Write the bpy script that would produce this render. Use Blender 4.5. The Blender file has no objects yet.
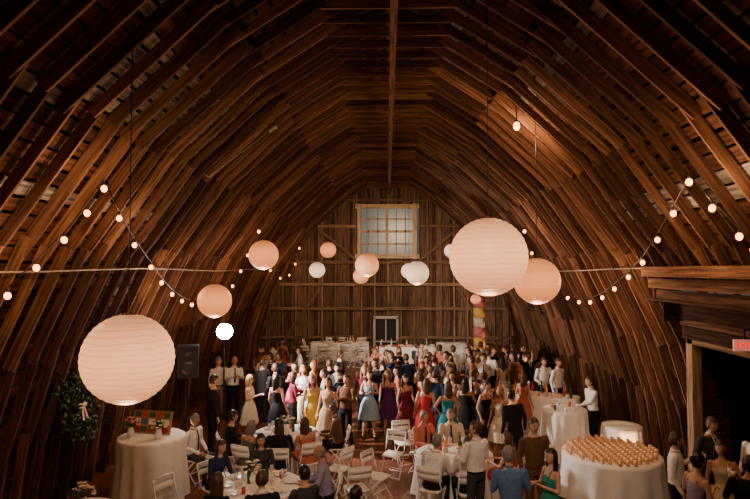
import bpy, math, random
import numpy as np
from mathutils import Vector, Matrix
random.seed(7)
F=590.0; CH=4.2; VX=388.0; VY=270.0
scene=bpy.context.scene
col=scene.collection
def W(px,py,d): return Vector(((px-VX)/F*d, d, CH-(py-VY)/F*d))
# ------------------------------------------------------------ materials
MC={}
def nt(name):
    m=bpy.data.materials.new(name); m.use_nodes=True
    return m,m.node_tree,m.node_tree.nodes['Principled BSDF']
def mat(name,c,rough=0.7,var=0.12,scale=12,metal=0,emis=None,estr=0,bump=0.0,spec=0.4):
    if name in MC: return MC[name]
    m,t,b=nt(name)
    tc=t.nodes.new('ShaderNodeTexCoord'); n=t.nodes.new('ShaderNodeTexNoise'); n.inputs['Scale'].default_value=scale
    t.links.new(tc.outputs['Object'],n.inputs['Vector'])
    r=t.nodes.new('ShaderNodeValToRGB')
    r.color_ramp.elements[0].position=0.3; r.color_ramp.elements[1].position=0.7
    r.color_ramp.elements[0].color=[x*(1-var) for x in c[:3]]+[1]
    r.color_ramp.elements[1].color=[min(1,x*(1+var)) for x in c[:3]]+[1]
    t.links.new(n.outputs['Fac'],r.inputs['Fac']); t.links.new(r.outputs['Color'],b.inputs['Base Color'])
    b.inputs['Roughness'].default_value=rough; b.inputs['Metallic'].default_value=metal
    b.inputs['Specular IOR Level'].default_value=spec
    if emis: b.inputs['Emission Color'].default_value=list(emis)+[1]; b.inputs['Emission Strength'].default_value=estr
    if bump:
        bm=t.nodes.new('ShaderNodeBump'); bm.inputs['Strength'].default_value=bump; bm.inputs['Distance'].default_value=0.02
        t.links.new(n.outputs['Fac'],bm.inputs['Height']); t.links.new(bm.outputs['Normal'],b.inputs['Normal'])
    MC[name]=m; return m
def wood(name,dark,light,rough=0.85,grain=0.4,spec=0.15):
    m,t,b=nt(name); N=t.nodes.new; L=t.links.new
    at=N('ShaderNodeAttribute'); at.attribute_name='tint'
    rp=N('ShaderNodeValToRGB'); rp.color_ramp.elements[0].color=list(dark)+[1]; rp.color_ramp.elements[1].color=list(light)+[1]
    L(at.outputs['Fac'],rp.inputs['Fac'])
    uv=N('ShaderNodeUVMap'); mp=N('ShaderNodeMapping'); mp.inputs['Scale'].default_value=(1.3,22,1)
    L(uv.outputs['UV'],mp.inputs['Vector'])
    n=N('ShaderNodeTexNoise'); n.inputs['Scale'].default_value=1.0; n.inputs['Detail'].default_value=5
    L(mp.outputs['Vector'],n.inputs['Vector'])
    r2=N('ShaderNodeValToRGB'); e=r2.color_ramp.elements
    e[0].position=0.36; e[1].position=0.64; g=grain; e[0].color=(g,g,g,1); e[1].color=(1.3,1.27,1.22,1)
    L(n.outputs['Fac'],r2.inputs['Fac'])
    mx=N('ShaderNodeMix'); mx.data_type='RGBA'; mx.blend_type='MULTIPLY'; mx.inputs[0].default_value=1
    L(rp.outputs['Color'],mx.inputs[6]); L(r2.outputs['Color'],mx.inputs[7]); L(mx.outputs[2],b.inputs['Base Color'])
    bp=N('ShaderNodeBump'); bp.inputs['Strength'].default_value=0.4; bp.inputs['Distance'].default_value=0.012
    L(n.outputs['Fac'],bp.inputs['Height']); L(bp.outputs['Normal'],b.inputs['Normal'])
    b.inputs['Roughness'].default_value=rough; b.inputs['Specular IOR Level'].default_value=spec
    return m
def emit(name,c,s):
    if name in MC: return MC[name]
    m,t,b=nt(name); b.inputs['Base Color'].default_value=list(c)+[1]
    n=t.nodes.new('ShaderNodeTexNoise'); n.inputs['Scale'].default_value=3
    r=t.nodes.new('ShaderNodeValToRGB'); r.color_ramp.elements[0].color=[x*0.93 for x in c]+[1]; r.color_ramp.elements[1].color=list(c)+[1]
    t.links.new(n.outputs['Fac'],r.inputs['Fac']); t.links.new(r.outputs['Color'],b.inputs['Emission Color'])
    b.inputs['Emission Strength'].default_value=s; MC[name]=m; return m
# ------------------------------------------------------------ board batch
class Batch:
    def __init__(s): s.v=[];s.f=[];s.uv=[];s.t=[]
    def board(s,p0,p1,w,t,up=(0,0,1),tint=None):
        p0=Vector(p0);p1=Vector(p1);a=(p1-p0);L=a.length;a=a.normalized();up=Vector(up)
        sd=a.cross(up).normalized();u=sd.cross(a).normalized()
        b=len(s.v)
        for p in (p0,p1):
            for (i,j) in ((-1,-1),(1,-1),(1,1),(-1,1)): s.v.append(p+sd*(i*w/2)+u*(j*t/2))
        tint=random.random() if tint is None else tint
        o=random.random()*20; q=random.random()*20
        for k in range(4):
            k2=(k+1)%4; wd=w if k%2==0 else t
            s.f.append((b+k,b+k2,b+4+k2,b+4+k)); s.uv+=[(o,q+k),(o,q+k+wd),(o+L,q+k+wd),(o+L,q+k)]; s.t.append(tint)
        for c in ((3,2,1,0),(4,5,6,7)):
            s.f.append(tuple(b+i for i in c)); s.uv+=[(o,q),(o,q+w),(o+t,q+w),(o+t,q)]; s.t.append(tint)
    def quad(s,pts,tint=0.5):
        b=len(s.v); s.v+=[Vector(p) for p in pts]; s.f.append(tuple(range(b,b+len(pts))))
        for p in pts: s.uv.append((p[1],p[0]+p[2]))
        s.t.append(tint)
    def build(s,name,m,parent=None):
        me=bpy.data.meshes.new(name); me.from_pydata([tuple(v) for v in s.v],[],s.f)
        uv=me.uv_layers.new(name='UVMap'); uv.data.foreach_set('uv',np.array(s.uv,dtype=np.float32).ravel())
        a=me.attributes.new('tint','FLOAT','FACE'); a.data.foreach_set('value',np.array(s.t,dtype=np.float32))
        me.materials.append(m); o=bpy.data.objects.new(name,me); col.objects.link(o)
        if parent: o.parent=parent
        return o
# ------------------------------------------------------------ generic mesh accumulator
class M:
    def __init__(s): s.v=[];s.f=[];s.m=[]
    def ring_loft(s,rings,mt=0,cap=True,closed=True):
        b=len(s.v);n=len(rings[0])
        for r in rings: s.v+=[Vector(p) for p in r]
        for i in range(len(rings)-1):
            for j in range(n if closed else n-1):
                k=(j+1)%n; s.f.append((b+i*n+j,b+i*n+k,b+(i+1)*n+k,b+(i+1)*n+j)); s.m.append(mt)
        if cap:
            s.f.append(tuple(b+j for j in reversed(range(n)))); s.m.append(mt)
            s.f.append(tuple(b+(len(rings)-1)*n+j for j in range(n))); s.m.append(mt)
    def tube(s,pts,rad,mt=0,n=8):
        pts=[Vector(p) for p in pts]; rings=[]
        for i,p in enumerate(pts):
            a=(pts[min(i+1,len(pts)-1)]-pts[max(i-1,0)]).normalized()
            ref=Vector((0,0,1)) if abs(a.z)<0.9 else Vector((0,1,0))
            x=a.cross(ref).normalized(); y=a.cross(x); r=rad[i] if isinstance(rad,(list,tuple)) else rad
            rings.append([p+x*(r*math.cos(2*math.pi*k/n))-y*(-r*math.sin(2*math.pi*k/n)) for k in range(n)])
        s.ring_loft(rings,mt)
    def sphere(s,c,r,mt=0,seg=12,rg=8,T=None,cond=None,deform=None):
        if not isinstance(r,(tuple,list)): r=(r,r,r)
        b=len(s.v);c=Vector(c);loc=[]
        for i in range(rg+1):
            ph=math.pi*i/rg
            for j in range(seg):
                th=2*math.pi*j/seg
                p=Vector((r[0]*math.sin(ph)*math.cos(th),r[1]*math.sin(ph)*math.sin(th),r[2]*math.cos(ph)))
                if deform: p=deform(p)
                loc.append(p); q=(T@(c+p)) if T is not None else c+p; s.v.append(q)
        for i in range(rg):
            for j in range(seg):
                k=(j+1)%seg; ids=(i*seg+j,(i+1)*seg+j,(i+1)*seg+k,i*seg+k)
                if cond and not cond(sum((loc[q] for q in ids),Vector())/4): continue
                if i==0: ids=(ids[0],ids[1],ids[2])
                elif i==rg-1: ids=(ids[0],ids[1],ids[3])
                s.f.append(tuple(b+q for q in ids)); s.m.append(mt)
    def box(s,c,sz,mt=0,T=None):
        b=len(s.v)
        for x in(-1,1):
            for y in(-1,1):
                for z in(-1,1):
                    p=Vector((x*sz[0]/2,y*sz[1]/2,z*sz[2]/2)); p=(T@p if T is not None else p)+Vector(c); s.v.append(p)
        for f in((0,1,3,2),(4,6,7,5),(0,4,5,1),(2,3,7,6),(0,2,6,4),(1,5,7,3)): s.f.append(tuple(b+i for i in f)); s.m.append(mt)
    def bar(s,p0,p1,w,t,mt=0,up=(0,0,1)):
        p0=Vector(p0);p1=Vector(p1);a=(p1-p0).normalized();sd=a.cross(Vector(up)).normalized();u=sd.cross(a)
        R=[[p+sd*(i*w/2)+u*(j*t/2) for (i,j) in((-1,-1),(1,-1),(1,1),(-1,1))] for p in(p0,p1)]
        s.ring_loft(R,mt)
    def lathe(s,prof,mt=0,n=14,c=(0,0,0)):
        rings=[[Vector((c[0]+r*math.cos(2*math.pi*k/n),c[1]+r*math.sin(2*math.pi*k/n),c[2]+z)) for k in range(n)] for r,z in prof]
        s.ring_loft(rings,mt)
    def mesh(s,name,mats,smooth=True):
        me=bpy.data.meshes.new(name); me.from_pydata([tuple(v) for v in s.v],[],s.f)
        for m in mats: me.materials.append(m)
        me.polygons.foreach_set('material_index',s.m)
        if smooth: me.polygons.foreach_set('use_smooth',[True]*len(s.f))
        me.update(); return me
def obj(name,me,loc=(0,0,0),rz=0,parent=None,sc=1):
    o=bpy.data.objects.new(name,me); o.location=loc; o.rotation_euler=(0,0,rz); o.scale=(sc,sc,sc); col.objects.link(o)
    if parent: o.parent=parent
    return o
# ------------------------------------------------------------ wood materials
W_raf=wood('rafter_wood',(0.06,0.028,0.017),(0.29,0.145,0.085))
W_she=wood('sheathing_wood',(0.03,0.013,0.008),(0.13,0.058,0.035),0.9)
W_grey=wood('weathered_grey_wood',(0.13,0.12,0.115),(0.30,0.28,0.27),0.9)
W_wall=wood('end_wall_wood',(0.09,0.047,0.028),(0.27,0.155,0.095))
W_stud=wood('stud_wood',(0.22,0.13,0.075),(0.40,0.25,0.15))
W_trim=wood('window_trim_wood',(0.55,0.38,0.23),(0.70,0.52,0.34),0.6,.7)
W_floor=wood('floor_wood',(0.11,0.035,0.016),(0.24,0.085,0.04),0.35,0.6,0.5)
W_dark=wood('dark_wood',(0.01,0.006,0.004),(0.03,0.016,0.01),0.9)
# ------------------------------------------------------------ barn profile
PR=[(6.05,0),(5.85,1.45),(5.42,2.9),(4.68,4.5),(3.5,6.15),(2.15,7.4),(0.8,8.28),(0,8.75)]
ZS=[p[1] for p in PR]; XS=[p[0] for p in PR]
def px_at(z): return float(np.interp(z,ZS,XS))
def wall_pt(px,py,inset=0.32):
    d=2.0
    while d<26.6:
        p=W(px,py,d)
        if abs(p.x)>px_at(p.z)-inset: return W(px,py,d-0.05)
        d+=0.04
    return W(px,py,26.5)
Y0,Y1=-4.0,27.0
DY0,DY1=6.3,10.45   # door dormer range on right wall
raf=Batch(); she=Batch(); gre=Batch()
y=Y0+0.3; ys=[]
while y<Y1-0.1: ys.append(y); y+=0.5
for y in ys:
    for sx in(-1,1):
        for i in range(len(PR)-1):
            (xa,za),(xb,zb)=PR[i],PR[i+1]
            if sx==1 and DY0<y<DY1 and zb<4.55:
                if i<2: continue
                xa,za=px_at(4.0),4.0
            a=Vector((sx*xa,y,za)); b=Vector((sx*xb,y,zb)); t=(b-a).normalized(); n=Vector((-t.z*sx,0,t.x*sx))
            if n.x*sx>0: n=-n
            if n.z>0 and i>3: n=-n
            off=n*0.095; yy=Vector((0,(i%2)*0.044-0.022+random.uniform(-.01,.01),0))
            ex=t*random.uniform(.05,.2)
            raf.board(a+off-(ex if i>0 else Vector())+yy,b+off+ex+yy,0.04,0.15+random.uniform(-.02,.02),up=n)
    raf.board((-1.0,y+0.05,8.02),(1.0,y+0.05,8.02),0.04,0.13)
raf.build('roof_rafters',W_raf)
for sx in(-1,1):
    for i in range(len(PR)-1):
        (xa,za),(xb,zb)=PR[i],PR[i+1]
        a=Vector((sx*xa,0,za)); b=Vector((sx*xb,0,zb)); L=(b-a).length; t=(b-a)/L
        n=Vector((t.z*sx,0,-t.x*sx)); n=n if n.x*sx>0 or (n.z>0) else -n
        k=int(L/0.21); wd=L/k
        for j in range(k):
            c=a+t*(wd*(j+0.5))+n*0.02
            cuts=[Y0,0.5+random.random()*4,DY0,DY1,12+random.random()*4,18+random.random()*4,Y1]
            for q in range(len(cuts)-1):
                if sx==1 and q==2 and c.z<3.95: continue
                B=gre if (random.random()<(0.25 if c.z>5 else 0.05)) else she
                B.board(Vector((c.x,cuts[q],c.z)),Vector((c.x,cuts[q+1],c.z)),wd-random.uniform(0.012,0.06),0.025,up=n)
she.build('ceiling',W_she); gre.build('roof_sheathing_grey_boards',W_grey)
# outer skins
sk=Batch()
for sx in(-1,1):
    for i in range(len(PR)-1):
        (xa,za),(xb,zb)=PR[i],PR[i+1]
        segs=[(Y0-.1,DY0),(DY0,DY1),(DY1,Y1+.1)]
        for (ya,yb) in segs:
            z0,z1,x0,x1=za,zb,xa,xb
            if sx==1 and ya==DY0:
                if zb<4.0: continue
                if za<4.0: z0=4.0;x0=px_at(4.0)
            o=0.09
            sk.quad([(sx*(x0+o),ya,z0+o*.6),(sx*(x0+o),yb,z0+o*.6),(sx*(x1+o),yb,z1+o*.6),(sx*(x1+o),ya,z1+o*.6)],0.5)
sk.build('roof_skin',W_dark)
# ------------------------------------------------------------ floor
fl=Batch(); x=-6.1
while x<6.1:
    yy=Y0
    while yy<Y1:
        l=random.uniform(2.5,4.5); fl.board((x+.07,yy,-0.02),(x+.07,min(Y1,yy+l)-.003,-0.02),0.137,0.04); yy+=l
    x+=0.14
fl.build('floor',W_floor)
sf=Batch(); sf.quad([(-12,-8,-.05),(12,-8,-.05),(12,30,-.05),(-12,30,-.05)]); sf.build('subfloor',W_dark)
lf=Batch()
for i in range(26): lf.board((-4.9,-4+i*.18,2.6),(4.9,-4+i*.18,2.6),0.17,0.05)
lf.board((-5.2,0.6,2.5),(5.2,0.6,2.5),0.1,0.3)
lf.build('loft_floor',W_floor)
# low stage along the end wall
SZ=.45; sg=Batch()
for k in range(30): sg.board((-3.7+.115+k*.235,22.3,SZ-.02),(-3.7+.115+k*.235,26.6,SZ-.02),.228,.04)
for k in range(3): sg.board((-3.7,22.31,.07+k*.14),(3.35,22.31,.07+k*.14),.03,.135)
for s_ in(-3.69,3.34):
    for k in range(3): sg.board((s_,22.3,.07+k*.14),(s_,26.6,.07+k*.14),.03,.135)
sg.build('stage_platform',W_floor)
# ------------------------------------------------------------ end walls
def prof_h(x):
    x=abs(x); return float(np.interp(x,XS[::-1],ZS[::-1]))
WX0,WX1,WZ0,WZ1=-1.30,1.22,4.82,7.1
DX0,DX1,DZ1=-0.62,0.42,2.05
ew=Batch(); x=-6.0
while x<6.0:
    c=x+.1; h=prof_h(c)+.02; spans=[(0,h)]
    if WX0-.1<c<WX1+.1: spans=[(0,WZ0),(WZ1,h)]
    if DX0-.02<c<DX1+.02: spans[0]=(DZ1,spans[0][1])
    for a,b in spans: ew.board((c,Y1,a),(c,Y1,b),0.194,0.025,up=(0,1,0))
    x+=0.2
ew.build('wall_back',W_wall)
st=Batch(); x=-5.4
while x<5.5:
    h=prof_h(x)-.1; w=0.07
    spans=[(0,h)]
    if WX0-.05<x<WX1+.05: spans=[(0,WZ0-.1),(WZ1+.1,h)]
    if DX0-.05<x<DX1+.05: spans[0]=(DZ1+.1,spans[0][1])
    for a,b in spans: st.board((x,Y1-.075,a),(x,Y1-.075,b),w,0.12,up=(0,1,0))
    x+=0.6
for z,hx in((1.15,0),(2.45,0),(3.55,0),(4.55,0),(6.2,1),(7.4,0)):
    w=px_at(z)-.1
    for a,b in(((-w,WX0-.15),(WX1+.15,w)) if hx else (((-w,DX0-.1),(DX1+.1,w)) if z<2 else ((-w,w),))):
        st.board((a,Y1-.16,z),(b,Y1-.16,z),0.05,0.12)
for s in(-1,1):
    st.board((s*5.2,Y1-.17,0.3),(s*3.1,Y1-.17,3.4),0.05,0.12,tint=.1)
    st.board((s*1.4,Y1-.17,4.6),(s*3.2,Y1-.17,6.1),0.05,0.12,tint=.1)
st.build('end_wall_studs',W_stud)
fw=Batch(); x=-6
while x<6: fw.board((x+.1,Y0,0),(x+.1,Y0,prof_h(x+.1)+.02),0.2,0.03,up=(0,1,0)); x+=.2
fw.build('wall_front',W_wall)
# window
wn=Batch()
cx=(WX0+WX1)/2
for x in(WX0,WX1): wn.board((x,Y1-.16,WZ0-.12),(x,Y1-.16,WZ1+.12),0.19,0.1,up=(0,1,0),tint=.8)
for z in(WZ0,WZ1): wn.board((WX0-.2,Y1-.17,z),(WX1+.2,Y1-.17,z),0.1,0.19,tint=.9)
wn.board((cx,Y1-.14,WZ0),(cx,Y1-.14,WZ1),0.12,0.09,up=(0,1,0),tint=.6)
for a,b in((WX0,cx),(cx,WX1)):
    for k in(1,2): xx=a+(b-a)*k/3; wn.board((xx,Y1-.1,WZ0),(xx,Y1-.1,WZ1),0.05,0.03,up=(0,1,0),tint=.4)
for k in(1,2,3): zz=WZ0+(WZ1-WZ0)*k/4; wn.board((WX0,Y1-.1,zz),(WX1,Y1-.1,zz),0.03,0.06 if k!=2 else .11,tint=.4)
wno=wn.build('window_1',W_trim)
g,t,b=nt('window_glass')
tr=t.nodes.new('ShaderNodeBsdfTransparent'); gl=t.nodes.new('ShaderNodeBsdfGlossy'); gl.inputs['Roughness'].default_value=.3
mx=t.nodes.new('ShaderNodeMixShader'); mx.inputs[0].default_value=.04
t.links.new(tr.outputs[0],mx.inputs[1]);t.links.new(gl.outputs[0],mx.inputs[2]);t.links.new(mx.outputs[0],t.nodes['Material Output'].inputs[0])
m=M(); m.box((cx,Y1-.06,(WZ0+WZ1)/2),(WX1-WX0,.01,WZ1-WZ0)); obj('glass',m.mesh('glass',[g],False),parent=wno)
# back door
white=mat('white_paint',(0.6,0.57,0.52),.5,.05)
black=mat('black_plastic',(0.012,0.012,0.013),.45,.1)
dk=mat('door_dark',(0.02,0.016,0.014),.6)
m=M()
m.box((DX0,Y1-.1,DZ1/2),(.1,.12,DZ1),0);m.box((DX1,Y1-.1,DZ1/2),(.1,.12,DZ1),0);m.box(((DX0+DX1)/2,Y1-.1,DZ1),(DX1-DX0+.1,.12,.12),0)
m.box(((DX0+DX1)/2,Y1+.02,DZ1/2),(DX1-DX0,.04,DZ1),1); m.box(((DX0+DX1)/2,Y1-.03,1.45),(.05,.05,1.1),0)
m.box(((DX0+DX1)/2,Y1-.03,0.95),(DX1-DX0,.05,.06),0); m.sphere((DX1-.15,Y1-.06,.98),.035,2,8,6)
obj('door_1',m.mesh('door_1',[white,dk,black],False))
# hay track + ridge
hb=Batch(); hb.board((.1,Y0,7.72),(.05,Y1-.2,7.72),.1,.14,tint=.5); hb.board((0,Y0,8.6),(0,Y1,8.6),.06,.22,tint=.3)
yy=2.0
while yy<26: hb.board((.08,yy,7.75),(.08,yy,8.05),.06,.06,up=(0,1,0)); yy+=1.86
hb.build('hay_trolley_track',W_raf)
steel=mat('galvanised_steel',(0.30,0.24,0.19),.5,.15,metal=.3)
for s in(-1,1):
    m=M(); pts=[(s*(px_at(4.22)-.24),yy,4.2+.03*math.sin(yy*.7)) for yy in np.linspace(-3.5,26.8,20)]
    m.tube(pts,.015,0,6); obj('conduit_pipe',m.mesh('conduit',[steel]))
# ------------------------------------------------------------ dormer / door on right wall
db=Batch()
FX=5.28
for k,(xx,zz) in enumerate(((4.5,4.17),(4.62,3.97),(4.7,3.78))):
    db.board((xx,DY0-.2,zz),(xx,DY1+.1,zz),.05,.17,tint=.75-.3*k)
db.board((4.78,DY0-.2,3.69),(4.78,DY1+.1,3.69),.4,.04,tint=.0)
db.board((5.1,DY0-.1,3.5),(5.1,DY1+.05,3.5),.05,.3,tint=.0)
db.board((5.15,DY0-.1,3.3),(5.15,DY1+.05,3.3),.05,.12,tint=.55)
db.board((5.2,DY0-.1,3.12),(5.2,DY1+.05,3.12),.1,.2,tint=.0)
for y_ in(DY0,DY1):
    for k in range(12):
        z=0.12+k*.335; x1=px_at(z)+.05; x0=FX if z<3.2 else px_at(z)-.35
        if x1>x0: db.board((x0,y_,z),(x1,y_,z),.04,.33,tint=random.random()*.4)
dorm=db.build('door_header_framing',W_raf)
dp=Batch()
for y_ in(DY0+.12,DY1-.08): dp.board((FX,y_,0),(FX,y_,3.05),.16,.2,up=(0,1,0),tint=.9)
dp.board((FX,DY0,3.0),(FX,DY1,3.0),.16,.14,tint=.4)
dp.build('door_2',W_stud)
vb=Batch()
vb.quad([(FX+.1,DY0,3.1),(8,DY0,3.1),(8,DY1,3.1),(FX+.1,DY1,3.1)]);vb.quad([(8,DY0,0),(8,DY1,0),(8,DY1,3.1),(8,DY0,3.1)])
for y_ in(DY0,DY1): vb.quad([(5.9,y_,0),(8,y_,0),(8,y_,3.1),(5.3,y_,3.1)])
vb.build('wall_vestibule',mat('vestibule_shade',(.008,.006,.005),.95))  # near-black colour stands in for the darkness beyond the opening
# EXIT sign on a bracket off the door header
m=M(); m.box((0,0,0),(.25,.05,.155),0); m.box((.02,.0,.15),(.02,.02,.14),1); m.box((.13,.0,.21),(.24,.02,.02),1)
es=obj('exit_sign',m.mesh('exit_sign',[emit('exit_face',(1,.4,.36),.3),black],False),(4.9,8.3,3.16))
cu=bpy.data.curves.new('exit_text','FONT'); cu.body='EXIT'; cu.size=.105; cu.align_x='CENTER'; cu.align_y='CENTER'; cu.extrude=.003; cu.offset=.003
cu.materials.append(emit('exit_red',(1,.015,.01),1.0)); to=bpy.data.objects.new('exit_lettering',cu); to.location=(0,-.03,0); to.rotation_euler=(math.pi/2,0,0); col.objects.link(to); to.parent=es
# ------------------------------------------------------------ paper lanterns
def lantern_mat(name,c,s):
    m,t,b=nt(name); N=t.nodes.new;L=t.links.new
    tc=N('ShaderNodeTexCoord'); sp=N('ShaderNodeSeparateXYZ'); L(tc.outputs['Object'],sp.inputs[0])
    ns=N('ShaderNodeTexNoise'); ns.inputs['Scale'].default_value=1.6; L(tc.outputs['Object'],ns.inputs['Vector'])
    ad=N('ShaderNodeMath'); ad.operation='MULTIPLY_ADD'; ad.inputs[1].default_value=.14; L(ns.outputs['Fac'],ad.inputs[0]); L(sp.outputs['Z'],ad.inputs[2])
    mu=N('ShaderNodeMath'); mu.operation='MULTIPLY'; mu.inputs[1].default_value=8; L(ad.outputs[0],mu.inputs[0])
    fr=N('ShaderNodeMath'); fr.operation='FRACT'; L(mu.outputs[0],fr.inputs[0])
    rp=N('ShaderNodeValToRGB'); e=rp.color_ramp.elements; e[0].position=0;e[0].color=(c[0]*.55,c[1]*.45,c[2]*.4,1);e[1].position=.15;e[1].color=list(c)+[1]
    L(fr.outputs[0],rp.inputs['Fac'])
    b.inputs['Base Color'].default_value=(.3,.2,.14,1); L(rp.outputs['Color'],b.inputs['Emission Color'])
    z2=N('ShaderNodeMath'); z2.operation='POWER'; z2.inputs[1].default_value=2; ab=N('ShaderNodeMath'); ab.operation='ABSOLUTE'; L(sp.outputs['Z'],ab.inputs[0]); L(ab.outputs[0],z2.inputs[0])
    st_=N('ShaderNodeMath'); st_.operation='MULTIPLY_ADD'; st_.inputs[1].default_value=-s*.72; st_.inputs[2].default_value=s; L(z2.outputs[0],st_.inputs[0]); L(st_.outputs[0],b.inputs['Emission Strength'])
    return m
LM=lantern_mat('lantern_paper_warm',(1,.38,.15),1.9); LO=lantern_mat('lantern_paper_amber',(1,.28,.075),1.5); LW=lantern_mat('lantern_paper_white',(1,.58,.36),1.5)
def lmesh(mt):
    m=M(); n=36; rings=[]
    for i in range(73):
        ph=0.17+(math.pi-.34)*i/72; r=1-.012*abs(math.sin(i*math.pi/4))
        rings.append([(r*math.sin(ph)*math.cos(2*math.pi*k/n),r*math.sin(ph)*math.sin(2*math.pi*k/n),r*math.cos(ph)) for k in range(n)])
    m.ring_loft(rings,0,cap=False)
    for zz in(.985,-.985): 
        pts=[(.17*math.cos(a),.17*math.sin(a),zz) for a in np.linspace(0,2*math.pi,17)]; m.tube(pts,.012,1,5)
    m.tube([(-.17,0,.985),(0,0,1.05),(.17,0,.985)],.012,1,5)
    return m.mesh('lantern',[mt,black])
lms={'w':lmesh(LM),'o':lmesh(LO),'c':lmesh(LW)}
def point(loc,e,c=(1,.56,.28),r=.12,name='lantern_lamp'):
    l=bpy.data.lights.new(name,'POINT'); l.energy=e; l.color=c; l.shadow_soft_size=r; o=bpy.data.objects.new(name,l); o.location=loc; col.objects.link(o); return o
LN=[(127,359,45,.45,'w'),(214,301,17,.33,'o'),(263,255,15,.33,'o'),(317,270,8,.23,'c'),(328,250,8,.25,'o'),(367,265,12,.34,'o'),(361,276,8,.26,'o'),
(417,273,12,.33,'c'),(409,271,8,.25,'c'),(488,257,39,.45,'w'),(536,281,23,.4,'o'),(451,251,7,.25,'c'),(475,299,5,.18,'o')]
for px,py,pr,R,k in LN:
    d=F*R/pr
    p=W(px,py,d)
    o=obj('paper_lantern',lms[k],p,rz=random.random()*3,sc=R)
    h=min(prof_h(p.x)-.1,8.6)-p.z
    m=M(); m.tube([(0,0,1.04),(0,0,h/R)],.006/R,0,5); c_=obj('hanging_cord',m.mesh('cord',[black]),parent=o)
    if pr>11: point(p-Vector((0,0,R+.1)),28 if pr>30 else 44,r=.1)
# ------------------------------------------------------------ string lights
bulbm=emit('bulb_glow',(1,.34,.08),9)
def string(pts,name='string_lights',r=.04):
    m=M(); P=[Vector(p) for p in pts]
    m.tube(P,.009,1,5)
    for p in P:
        m.tube([p,p-Vector((0,0,.06))],.016,1,6); m.sphere(p-Vector((0,0,.06+r*.9)),(r,r,r*1.15),0,10,7)
    return obj(name,m.mesh(name,[bulbm,black]))
S1=[(3,288),(32,260),(60,232),(83,205),(100,180),(116,211),(132,239),(149,262),(160,278),(171,290),(181,297),(191,301)]
S2=[(191,301),(206,303),(222,295),(232,283),(240,268),(247,252),(258,228)]
S3=[(258,228),(262,250),(270,268),(280,276),(289,273),(295,262),(299,246)]
S4=[(749,242),(735,229),(709,201),(687,175),(671,207),(655,234),(640,257),(626,272),(612,284),(600,293),(588,298),(577,298),(566,294)]
S5=[(566,294),(553,284),(541,270),(531,250),(524,228)]
S6=[(524,228),(517,246),(507,259),(497,264),(488,262),(478,247)]
for S in(S1,S2,S3,S4,S5,S6):
    w=[wall_pt(a,b,.38) for a,b in S]; string(w)
for a,b in((32,255),(100,186),(132,238),(171,286),(240,262),(285,268),(709,200),(687,180),(655,232),(612,280),(566,288),(524,235)):
    p=wall_pt(a,b,.75); point(p,30,r=.05,name='string_bulb_lamp')
p=wall_pt(517,124,.5); m=M(); m.tube([(0,0,.06),(0,0,.45)],.01,1,5); m.tube([(0,0,.02),(0,0,.08)],.025,1,8); m.sphere((0,0,-.03),(.06,.06,.075),0,12,8)
obj('bare_light_bulb',m.mesh('bulb',[bulbm,black]),p); point(p-Vector((.0,0,.25)),80,name='bulb_lamp')
# ------------------------------------------------------------ stage light, speaker, clamp lamp
p=W(224,331,14.6); m=M()
m.tube([(0,0,-.05),(0,0,-p.z+.6)],.02,0,8)
for a in(0,2.1,4.2): m.tube([(0,0,-p.z+.75),(.45*math.cos(a),.45*math.sin(a),-p.z+.02)],.014,0,6)
m.tube([(0,.18,0),(0,-.02,0),(0,-.1,0)],[.12,.18,.22],0,18); m.tube([(0,-.1,0),(0,-.112,0)],[.195,.195],1,20)
m.bar((-.23,0,0),(-.23,0,-.14),.02,.02,0,(0,1,0)); m.bar((.23,0,0),(.23,0,-.14),.02,.02,0,(0,1,0)); m.bar((-.23,0,-.14),(.23,0,-.14),.02,.02,0)
so=obj('stage_light',m.mesh('stage',[black,emit('stage_lens',(.75,.9,1),200)]),p,rz=.35)
sl=bpy.data.lights.new('stage_light_beam','SPOT'); sl.energy=2200; sl.color=(1,.88,.8); sl.spot_size=2.1; sl.spot_blend=.6; sl.shadow_soft_size=.1
slo=bpy.data.objects.new('stage_light_beam',sl); slo.location=p+Vector((.2,-.25,.05)); col.objects.link(slo)
slo.rotation_euler=(Vector((1.8,16.5,1.0))-slo.location).to_track_quat('-Z','Y').to_euler()
p=W(188,361,13.6); m=M()
m.box((0,0,0),(.46,.4,.72),0); m.box((0,-.205,0),(.4,.02,.66),1); m.sphere((0,-.21,-.12),(.16,.03,.16),0,16,6); m.sphere((0,-.21,.2),(.1,.03,.06),0,12,6)
m.tube([(0,0,-.36),(0,0,-p.z+.5)],.022,0,8)
for a in(0.5,2.6,4.7): m.tube([(0,0,-p.z+.8),(.5*math.cos(a),.5*math.sin(a),-p.z+.02)],.016,0,6)
obj('pa_speaker',m.mesh('spk',[black,mat('speaker_grille',(.008,.008,.009),.8)],False),p,rz=.3)
a=W(207,176,11.0); b=W(270,128,11.6); m=M(); m.tube([a,b],.011,0,8); dr=(b-a).normalized(); m.tube([b-dr*.05,b+dr*.08,b+dr*.13],[.03,.045,.06],0,12); m.tube([b,Vector((b.x,b.y,prof_h(b.x)-.15))],.008,0,6); m.tube([a,a+Vector((-.6,0,.35))],.008,0,6)
obj('angled_conduit_lamp',m.mesh('boom',[steel]))
p=W(193,189,12.5); m=M(); m.lathe([(.03,.1),(.07,.06),(.09,-.05),(.07,-.08)],0,12); m.tube([(0,0,.1),(0,0,prof_h(p.x)-p.z-.1)],.01,0,5); m.tube([(0,0,-.08),(0,0,-3.2)],.008,0,5)
obj('hanging_pulley',m.mesh('pulley',[black]),p)
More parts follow.
